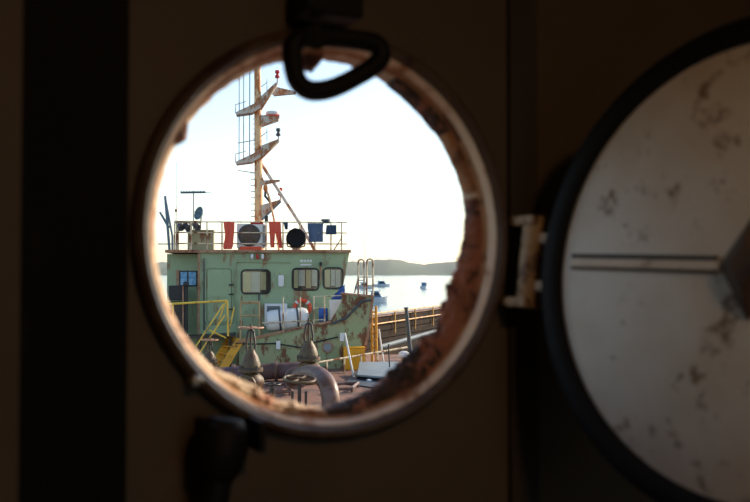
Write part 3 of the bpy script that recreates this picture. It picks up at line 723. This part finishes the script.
MB().tube([h(262, 178, MO + .1), h(270, 200, MO + .3), h(274.5, 222, MO + .5), rb(279, MO + .7)], .04, 6).build('stay_leg', 'mast_paint', mast, True)
MB().tube([h(266, 184, MO + .2), h(265, 196, MO + .2), h(271, 203, MO + .2)], .05, 6).build('cable_loom', 'dark_metal', mast)
MB().ball(h(265.5, 188, MO + .25), .09, 10, 1, 1, 1.6).build('horn', 'mast_paint', mast, True)
MB().lathe([(.03, .14), (.07, .1), (.07, -.12), (.03, -.14)], h(266.5, 219, MO + .2), Z, 10).build('small_lamp', 'dark', mast, True)

# ------------------------------------------------------------------ catwalk: raft canister, boxes, buoy, rails
CO = .85
rc = thing('raft_canister', h(286, 332, CO), 'white liferaft canister strapped down on the catwalk', 'canister')
c0, c1 = h(265.5, 321.5, CO), h(309, 317.5, CO); L_ = (c1 - c0).length; axc = (c1 - c0)
MB().lathe([(.001, 0), (.2, .01), (.32, .07), (.37, .2), (.38, L_ * .48), (.395, L_ * .485), (.395, L_ * .515), (.38, L_ * .52), (.37, L_ - .2), (.32, L_ - .07), (.2, L_ - .01), (.001, L_)], c0, axc, 24).build('shell', 'white', rc, True)
for u in (.33, .74):
    MB().lathe([(.385, -.03), (.392, -.03), (.392, .03), (.385, .03)], c0 + axc * u, axc, 24, True).build('strap', 'dark_metal', rc)
    MB().obox(c0 + axc * u + Vector((-.05, 0, -.55)), HU * .1, -HN * .5, Z * .25).build('cradle', 'rust_trim', rc)
vb = thing('vent_unit', h(275, 330, .4), 'white box unit with grey grille behind the liferaft canister', 'air conditioner')
MB().obox(h(264.5, 326, .42), HU * .80, HN * -.35, Z * .78).build('casing', 'white', vb, bevel=.015)
MB().obox(h(267, 312, .43), HU * .45, HN * .02, Z * .2).build('grille', 'dark_metal', vb)
for k in range(4): MB().obox(h(267, 306.6 + k * 1.5, .455), HU * .45, HN * .012, Z * .02).build('slat', 'grey_plate', vb)
lb = thing('lifebuoy', h(302, 317, .3), 'orange ring lifebuoy hung on the green wall', 'lifebuoy')
lc = h(302.3, 308, .3)
MB().tube([lc + (HU * math.cos(t) + Z * math.sin(t)) * .27 for t in [2 * math.pi * i / 28 for i in range(28)]], .075, 10, True).build('ring', 'orange', lb, True)
for k in range(4):
    t = math.pi / 4 + k * math.pi / 2; d = HU * math.cos(t) + Z * math.sin(t); tg = -HU * math.sin(t) + Z * math.cos(t)
    MB().lathe([(.077, -.035), (.082, -.035), (.082, .035), (.077, .035)], lc + d * .27, tg, 12, True).build('band', 'white', lb)
wb = thing('deck_cabinet', h(337, 321, .9), 'white cabinet on the catwalk under the blue tarpaulin', 'cabinet')
MB().obox(h(329.5, 320.5, .9), HU * .56, HN * -.4, Z * .70).build('body', 'white', wb, bevel=.015)
MB().obox(h(331, 318.5, .9), HU * .44, HN * .02, Z * .55).build('door', 'white', wb, bevel=.008)
MB().obox(h(342, 310, .92), HU * .03, HN * .03, Z * .12).build('handle', 'dark', wb)
bt = thing('blue_tarpaulin', h(340, 300, .6), 'crumpled blue tarpaulin draped over the rail by the wheelhouse end', 'tarpaulin')
vs = []; fs = []
for j in range(9):
    for i in range(7):
        u, v = i / 6, j / 8
        x = 331 + 14 * u + (1 - v) * 4 * (1 - u) + 1.5 * noise.noise(Vector((u * 3, v * 3, 0))); y = 284.5 + v * 15 + (1 - u) * (1 - v) * 9
        vs.append(h(x, y, .75 + .08 * noise.noise(Vector((u * 5, v * 5, 2)))))
n0 = len(vs); vs += [p - HN * .05 for p in vs]
for j in range(8):
    for i in range(6):
        a = j * 7 + i; fs += [(a, a + 1, a + 8, a + 7), (n0 + a, n0 + a + 7, n0 + a + 8, n0 + a + 1)]
for j in range(8):
    for i in (0, 6): a = j * 7 + i; fs.append((a, a + 7, n0 + a + 7, n0 + a))
for i in range(6):
    for j in (0, 8): a = j * 7 + i; fs.append((a, a + 1, n0 + a + 1, n0 + a))
MB().add(vs, fs).build('sheet', 'blue_tarp', bt, True)
bd = thing('blue_drum', h(325, 322, .7), 'small blue plastic drum on the catwalk beside the white cabinet', 'drum')
MB().lathe([(.001, 0), (.14, 0), (.16, .03), (.16, .2), (.17, .22), (.16, .24), (.16, .44), (.13, .48), (.001, .48)], h(323.3, 321.6, .7), Z, 16).build('body', 'blue_tarp', bd, True)
MB().lathe([(.001, 0), (.05, 0), (.05, .04), (.001, .04)], h(323.3, 321.6, .7) + Z * .48, Z, 10).build('cap', 'dark', bd, True)

rail_set('catwalk_gate', 'tan pipe gate frame standing before the green wall left of the white unit',
         [(h(240.5, 340, 1.2), h(240.5, 301.5, 1.2)), (h(259.2, 336, 1.2), h(259.2, 301, 1.2))],
         [[h(240, 302.2, 1.2), h(259.5, 301.5, 1.2)], [h(240, 303.6, 1.2), h(259.5, 303, 1.2)], [h(240, 316, 1.2), h(259.5, 315.2, 1.2)]], 'rail_tan', .03, .035, 'gate')
rail_set('catwalk_railing', 'thin cream pipe railing in front of the liferaft canister',
         [(h(283.2, 331, 1.25), h(283.2, 297, 1.25)), (h(300.3, 327.5, 1.25), h(300.3, 297, 1.25)), (h(313.8, 324.5, 1.25), h(313.8, 296, 1.25)), (h(324.5, 322.5, 1.25), h(324.5, 296, 1.25))],
         [[h(262, 323, 1.25), h(326, 319.5, 1.25)], [h(313.5, 296.5, 1.25), h(345, 295.5, 1.25)], [h(313.5, 308, 1.25), h(326, 307.5, 1.25)]], 'rail_cream', .02, .026)
ld = thing('hooped_ladder', h(366, 296, 1.2), 'cream pipe ladder with two hooped handrails at the bow', 'ladder')
def hoop(x0, x1, yt, yb):
    r_ = (x1 - x0) / 2
    return [h(x0, yb, 1.2)] + [h((x0 + x1) / 2 - r_ * math.cos(t), yt + r_ - r_ * math.sin(t), 1.2) for t in [math.pi * i / 8 for i in range(9)]] + [h(x1, yb, 1.2)]
MB().tube(hoop(358.2, 364, 259.5, 296), .03, 8).build('handrail', 'rail_cream', ld, True)
MB().tube(hoop(366.8, 373, 259, 296), .03, 8).build('handrail', 'rail_cream', ld, True)
for yy in (277, 285.5): MB().tube([h(358, yy, 1.2), h(373, yy, 1.2)], .02, 6).build('rung', 'rail_cream', ld)
MB().tube([h(358.5, 276, 1.2), h(354.5, 293, 1.2)], .022, 6).build('brace', 'rail_cream', ld)
lp = thing('boarding_ladder', drop(at(375, 345, 32.2), 0), 'orange-yellow upright pipe ladder beside the rusty bow', 'ladder')
for x in (372.2, 376.5): MB().tube([drop(at(x, 345, 32.4), 0), at(x - .5, 306, 32.4)], .045, 8).build('stile', 'stair_yellow', lp)
for yy in range(312, 352, 7): MB().tube([at(372, yy, 32.4), at(376.5, yy, 32.4)], .025, 6).build('rung', 'stair_yellow', lp)

# ------------------------------------------------------------------ yellow stairs at the left
st = thing('yellow_stairs', drop(on_z(212, 372), 0), 'yellow steel stairs with pipe handrails rising to the deckhouse door', 'stairs')
def sp(px, py, off): return h(px, py, off)
lo = on_z(215.5, 373); hi = h(236.5, 338, 1.15)
lo2 = lo + Vector((-.42, .55, 0)); hi2 = hi + Vector((-.42, .55, 0))
wv = Vector((.10, .0, 0))
for a, b in ((lo, hi), (lo2, hi2)):
    MB().prism([a, a + Vector((.32, 0, 0)), b + Vector((.32, 0, 0)), b], Vector((0, .05, 0))).build('stringer', 'stair_yellow', st)
for k in range(5):
    u = (k + .6) / 5; q = lo.lerp(hi, u) + Vector((.02, .05, 0)); q2 = lo2.lerp(hi2, u) + Vector((.02, 0, 0))
    MB().prism([q, q + Vector((.24, .04, 0)), q2 + Vector((.24, .04, 0)), q2], Vector((0, 0, .04))).build('tread', 'stair_yellow', st)
for a, b in (((223.5, 304), (195.5, 347)), ((225, 315), (199.5, 353)), ((226, 301), (214, 334)), ((234.3, 307), (228.5, 333)), ((209, 330), (226, 338))):
    MB().tube([h(*a, 1.3), h(*b, 1.6 if b[0] < 210 else 1.3)], .028, 6).build('handrail', 'rail_yellow', st)
for a, b in (((227.3, 300.5), (228, 336)),): MB().tube([h(*a, 1.3), h(*b, 1.3)], .035, 6).build('post', 'rail_yellow', st)
rail_set('door_railing', 'bright yellow pipe railing across the platform before the door', [(h(173, 340, 1.2), h(173, 303, 1.2))], [[h(166, 304.2, 1.2), h(227.5, 300.8, 1.2)]], 'rail_yellow', .04, .03)
pf = thing('door_platform', drop(h(205, 335, .9), 0), 'dark steel landing below the deckhouse door', 'platform')
MB().prism([h(168, 338, 1.2), h(234, 334.5, 1.2), h(234, 336.5, 1.2), h(168, 340, 1.2)], -HN * 1.15).build('plate', 'valve_dark', pf)
for x in (172, 200, 230): MB().tube([drop(h(x, 345, 1.05), 0), h(x, 338, 1.05)], .05, 8).build('leg', 'valve_dark', pf)
wn = thing('winch_box', h(178, 338, .5), 'black covered box with a dark post beside the blue side window', 'box')
MB().obox(h(168.5, 300.5, .3), HU * .62, HN * -.5, Z * .52).build('cover', 'dark', wn, bevel=.03)
MB().obox(h(170, 336, .28), HU * .5, HN * -.4, Z * 1.2).build('stand', 'valve_dark', wn)
MB().tube([h(186, 336, .35), h(186, 284, .35)], [.06, .07], 8).build('post', 'dark', wn, True)
MB().ball(h(186, 284.5, .35), .11, 10).build('post_cap', 'dark', wn, True)
MB().tube([h(183, 335, .4), h(183, 286, .4)], .03, 6).build('pipe', 'rust_trim', wn)

# ------------------------------------------------------------------ deck machinery: pipes and valves
def flange(m, p, ax, r, t=.05): return m.lathe([(.02, -t / 2), (r, -t / 2), (r, t / 2), (.02, t / 2)], p, ax, 20)
mp_ = thing('deck_pipeline', drop(at(255, 380, 27.5), 0), 'thick purple-brown pipeline lying across the deck behind the valves', 'pipe')
pA, pB = at(196, 377.5, 27.6), at(262, 372, 27.6); pC = at(312, 369, 27.8)
MB().tube([pA, pB, pC], .245, 18).build('pipe', 'pipe_purple', mp_, True)
for px, py in ((234, 374.6), (276, 371.2)):
    m = MB(); flange(m, at(px, py, 27.65), pC - pA, .31, .09); m.build('flange', 'pipe_brown', mp_, True)
for px in (220, 292):
    q = at(px, 374, 27.65); MB().obox(Vector((q.x - .15, q.y - .2, 0)), (.3, 0, 0), (0, .4, 0), (0, 0, q.z - .12)).build('saddle', 'valve_dark', mp_)
# big bent pipe
bp = thing('bent_pipe', on_z(335, 410), 'big brown pipe bend arching down to the deck', 'pipe')
pth = [at(296, 378, 24.8), at(304, 374.5, 24.2), at(312, 373.3, 23.5), at(319, 375.5, 22.9), at(325, 381, 22.4), at(329, 389, 22.1), at(330.5, 398, 22.0), at(331, 410, 22.0)]
ctr = []
for i in range(len(pth) - 1):
    p0 = pth[max(i - 1, 0)]; p1 = pth[i]; p2 = pth[i + 1]; p3 = pth[min(i + 2, len(pth) - 1)]
    for j in range(4):
        t = j / 4; ctr.append(.5 * ((2 * p1) + (p2 - p0) * t + (2 * p0 - 5 * p1 + 4 * p2 - p3) * t * t + (3 * p1 - p0 - 3 * p2 + p3) * t ** 3))
ctr.append(Vector((pth[-1].x, pth[-1].y, 0)))
MB().tube(ctr, .225, 20).build('bend', 'pipe_brown', bp, True)
m = MB(); flange(m, ctr[0], ctr[0] - ctr[1], .32, .07); m.build('flange', 'pipe_brown', bp, True)
def handwheel(root, c, axis, r, m, tr=.022):
    ax_ = Vector(axis).normalized(); e1 = ax_.orthogonal().normalized(); e2 = ax_.cross(e1)
    MB().tube([c + (e1 * math.cos(t) + e2 * math.sin(t)) * r for t in [2 * math.pi * i / 28 for i in range(28)]], tr, 8, True).build('handwheel', m, root, True)
    for k in range(4):
        t = k * math.pi / 2 + .4; d = e1 * math.cos(t) + e2 * math.sin(t)
        MB().tube([c, c + d * r], tr * .8, 6).build('spoke', m, root)
    MB().lathe([(.001, -.04), (.06, -.04), (.06, .04), (.001, .04)], c, ax_, 12).build('wheel_hub', m, root, True)
def gate_valve(px, py_base, py_top, Y, label, w_px, wheel_r):
    base = on_z(px, py_base); Y = base.y; top = at(px, py_top, Y); H = top.z - base.z; wv_ = w_px / FPX * Y / 2
    root = thing('gate_valve', base, label, 'valve')
    o = base
    MB().lathe([(.001, 0), (wv_ * .8, 0), (wv_ * .85, H * .05), (wv_ * .6, H * .08), (wv_ * .95, H * .16), (wv_, H * .22), (wv_ * .9, H * .29), (wv_ * .5, H * .34), (wv_ * .5, H * .36), (.001, H * .36)], o, Z, 20).build('body', 'valve', root, True)
    m = MB(); flange(m, o + Z * H * .375, Z, wv_ * .98, H * .03); m.build('flange', 'valve', root, True)
    m = MB(); flange(m, o + Z * H * .405, Z, wv_ * .98, H * .03); m.build('flange', 'valve_dark', root, True)
    for k in range(8):
        t = k * math.pi / 4; MB().lathe([(.001, -H * .05), (.02, -H * .05), (.02, H * .05), (.001, H * .05)], o + Z * H * .39 + Vector((math.cos(t), math.sin(t), 0)) * wv_ * .86, Z, 6).build('bolt', 'valve_dark', root)
    MB().lathe([(wv_ * .8, H * .42), (wv_ * .78, H * .46), (wv_ * .6, H * .56), (wv_ * .38, H * .62), (wv_ * .34, H * .66), (.001, H * .66)], o, Z, 20).build('bonnet', 'valve', root, True)
    for sgn in (-1, 1):
        MB().tube([o + Vector((sgn * wv_ * .32, 0, H * .63)), o + Vector((sgn * wv_ * .36, 0, H * .72)), o + Vector((sgn * wv_ * .22, 0, H * .9)), o + Vector((0, 0, H * .93))], wv_ * .09, 8).build('yoke_arm', 'valve_dark', root, True)
    MB().tube([o + Z * H * .62, o + Z * H], wv_ * .08, 8).build('stem', 'valve_dark', root, True)
    for sgn in (-1, 1):
        m = MB(); m.lathe([(wv_ * .4, 0), (wv_ * .4, wv_ * .75), (wv_ * .8, wv_ * .76), (wv_ * .8, wv_ * 1.0), (.001, wv_ * 1.0)], o + Z * H * .19, Vector((.25 * sgn, sgn, 0)), 18); m.build('port_flange', 'valve', root, True)
    if wheel_r: handwheel(root, o + Z * H * .95, Z, wheel_r, 'rust_trim')
    return root
gate_valve(250.5, 398, 324, 25.0, 'brown deck gate valve with a stalk wheel in front of the hull step', 25, .33)
gate_valve(308.5, 384, 318, 26.2, 'tall brown gate valve with open yoke beside the pipe bend', 24, 0)
gate_valve(209.5, 376, 338, 27.0, 'small dark gate valve with red wheel at the foot of the yellow stairs', 17, .26)
ws = thing('wheel_stand', on_z(299, 411), 'low pedestal with a flat horizontal handwheel on the deck', 'handwheel')
wc = at(299.5, 379, 22.0)
handwheel(ws, wc, (.05, -.12, 1), .38, 'valve', .035)
MB().tube([Vector((wc.x, wc.y, 0)), wc], .045, 10).build('stem', 'valve_dark', ws, True)
for dx in (-.2, .13): MB().obox(Vector((wc.x + dx, wc.y - .05, 0)), (.06, 0, 0), (0, .08, 0), (0, 0, .42)).build('post', 'valve_dark', ws)
MB().obox(Vector((wc.x - .22, wc.y - .12, 0)), (.46, 0, 0), (0, .24, 0), (0, 0, .03)).build('foot_plate', 'valve_dark', ws)
# low frames and coamings lying on the deck
def deck_frame(pxs, label, m='pipe_brown', r=.05, zc=.12):
    P = [on_z(a, b, zc) for a, b in pxs]; c = sum(P, Vector()) / len(P)
    root = thing('pipe_loop', drop(c), label, 'pipe')
    MB().tube(P, r, 8, True).build('bar', m, root)
    for p in P: MB().tube([drop(p), p], r * .8, 6).build('foot', m, root)
deck_frame([(262, 386), (286, 384), (290, 391), (258, 394)], 'low loop of brown pipe on the deck between the valves')
deck_frame([(336, 384), (358, 383), (352, 388), (330, 390)], 'low loop of brown pipe on the deck behind the pipe bend')
sv = thing('small_deck_valve', on_z(272, 404), 'low deck valve with a small tee wheel near the pedestal', 'valve')
q = on_z(272, 404)
MB().lathe([(.001, 0), (.16, 0), (.16, .05), (.08, .07), (.07, .4), (.001, .4)], q, Z, 14).build('body', 'valve_dark', sv, True)
handwheel(sv, q + Z * .5, Z, .22, 'valve_dark', .02); MB().tube([q + Z * .3, q + Z * .55], .025, 8).build('stem', 'valve_dark', sv)
# grey hatch on a dark mat, yellow box, leaning posts, low rail
dm = tag(MB().prism([on_z(345, 384, .015), on_z(356, 371, .015), on_z(404, 371, .015), on_z(404, 392, .015)], Z * .02).build('deck_mat', 'dark_metal'), 'dark rubber mat laid flat on the red deck', 'mat')
ht = thing('hatch_cover', drop(on_z(376, 377), .035), 'grey steel hatch cover tilted on the dark mat', 'hatch')
g0, g1, g2, g3 = on_z(357, 376.5, .12), on_z(400, 380, .12), at(398, 363.5, 29.5), at(359.5, 363.5, 29.5)
MB().prism([g0, g1, g2, g3], Z * .06).build('lid', 'grey_plate', ht, bevel=.01)
MB().prism([on_z(357, 378, .04), on_z(400, 381.5, .04), g1, g0], (0, .06, 0)).build('coaming', 'dark_metal', ht)
MB().ball(on_z(369, 380.5, .05), .09, 10, 1, 1, .5).build('knob', 'white', ht, True)
yb = thing('yellow_chest', drop(h(354, 368, 1.75)), 'bright yellow chest against the rusty green hull', 'chest')
q0 = h(344, 368, 1.75); q0.z = 0
MB().obox(q0, HU * .70, HN * -.4, Z * .72).build('body', 'box_yellow', yb, bevel=.012)
MB().obox(q0 + Z * .72 - HU * .02 + HN * .02, HU * .74, HN * -.44, Z * .05).build('lid', 'box_yellow', yb, bevel=.012)
for (a, b, lab) in (((344.8, 333), (354, 378), 'white stake leaning at the edge of the grey hatch'), ((378.8, 329), (384, 366), 'white stake standing by the low railing beyond the grey hatch'), ((388.5, 344), (390, 377), 'thin dark stake standing at the far corner of the grey hatch')):
    bb = on_z(*b); aa = at(a[0], a[1], bb.y)
    s_ = tag(MB().tube([bb, aa], .03 if 'white' in lab else .022, 8).build('stake', 'white' if 'white' in lab else 'dark', None, True), lab, 'stake')
rr0, rr1 = at(318, 362.5, 28.9), at(388, 350.5, 31.0)
ps = []
for u in (.12, .36, .6, .84):
    q = rr0.lerp(rr1, u); ps.append((drop(q), q))
rail_set('low_deck_railing', 'low cream pipe railing running across the deck before the yellow chest', ps, [[rr0, rr1, rr1 + (rr1 - rr0) * .3]], 'rail_cream', .032, .03)

mv = thing('mushroom_vent', on_z(404, 367), 'cream mushroom-topped vent standing on the deck beside the grey hatch', 'vent')
q = on_z(404, 367)
MB().lathe([(.001, 0), (.13, 0), (.13, .03), (.09, .05), (.09, .40), (.001, .40)], q, Z, 16).build('pipe', 'rail_cream', mv, True)
MB().lathe([(.10, .36), (.21, .36), (.22, .42), (.18, .50), (.10, .55), (.001, .56)], q, Z, 20).build('cap', 'white', mv, True)
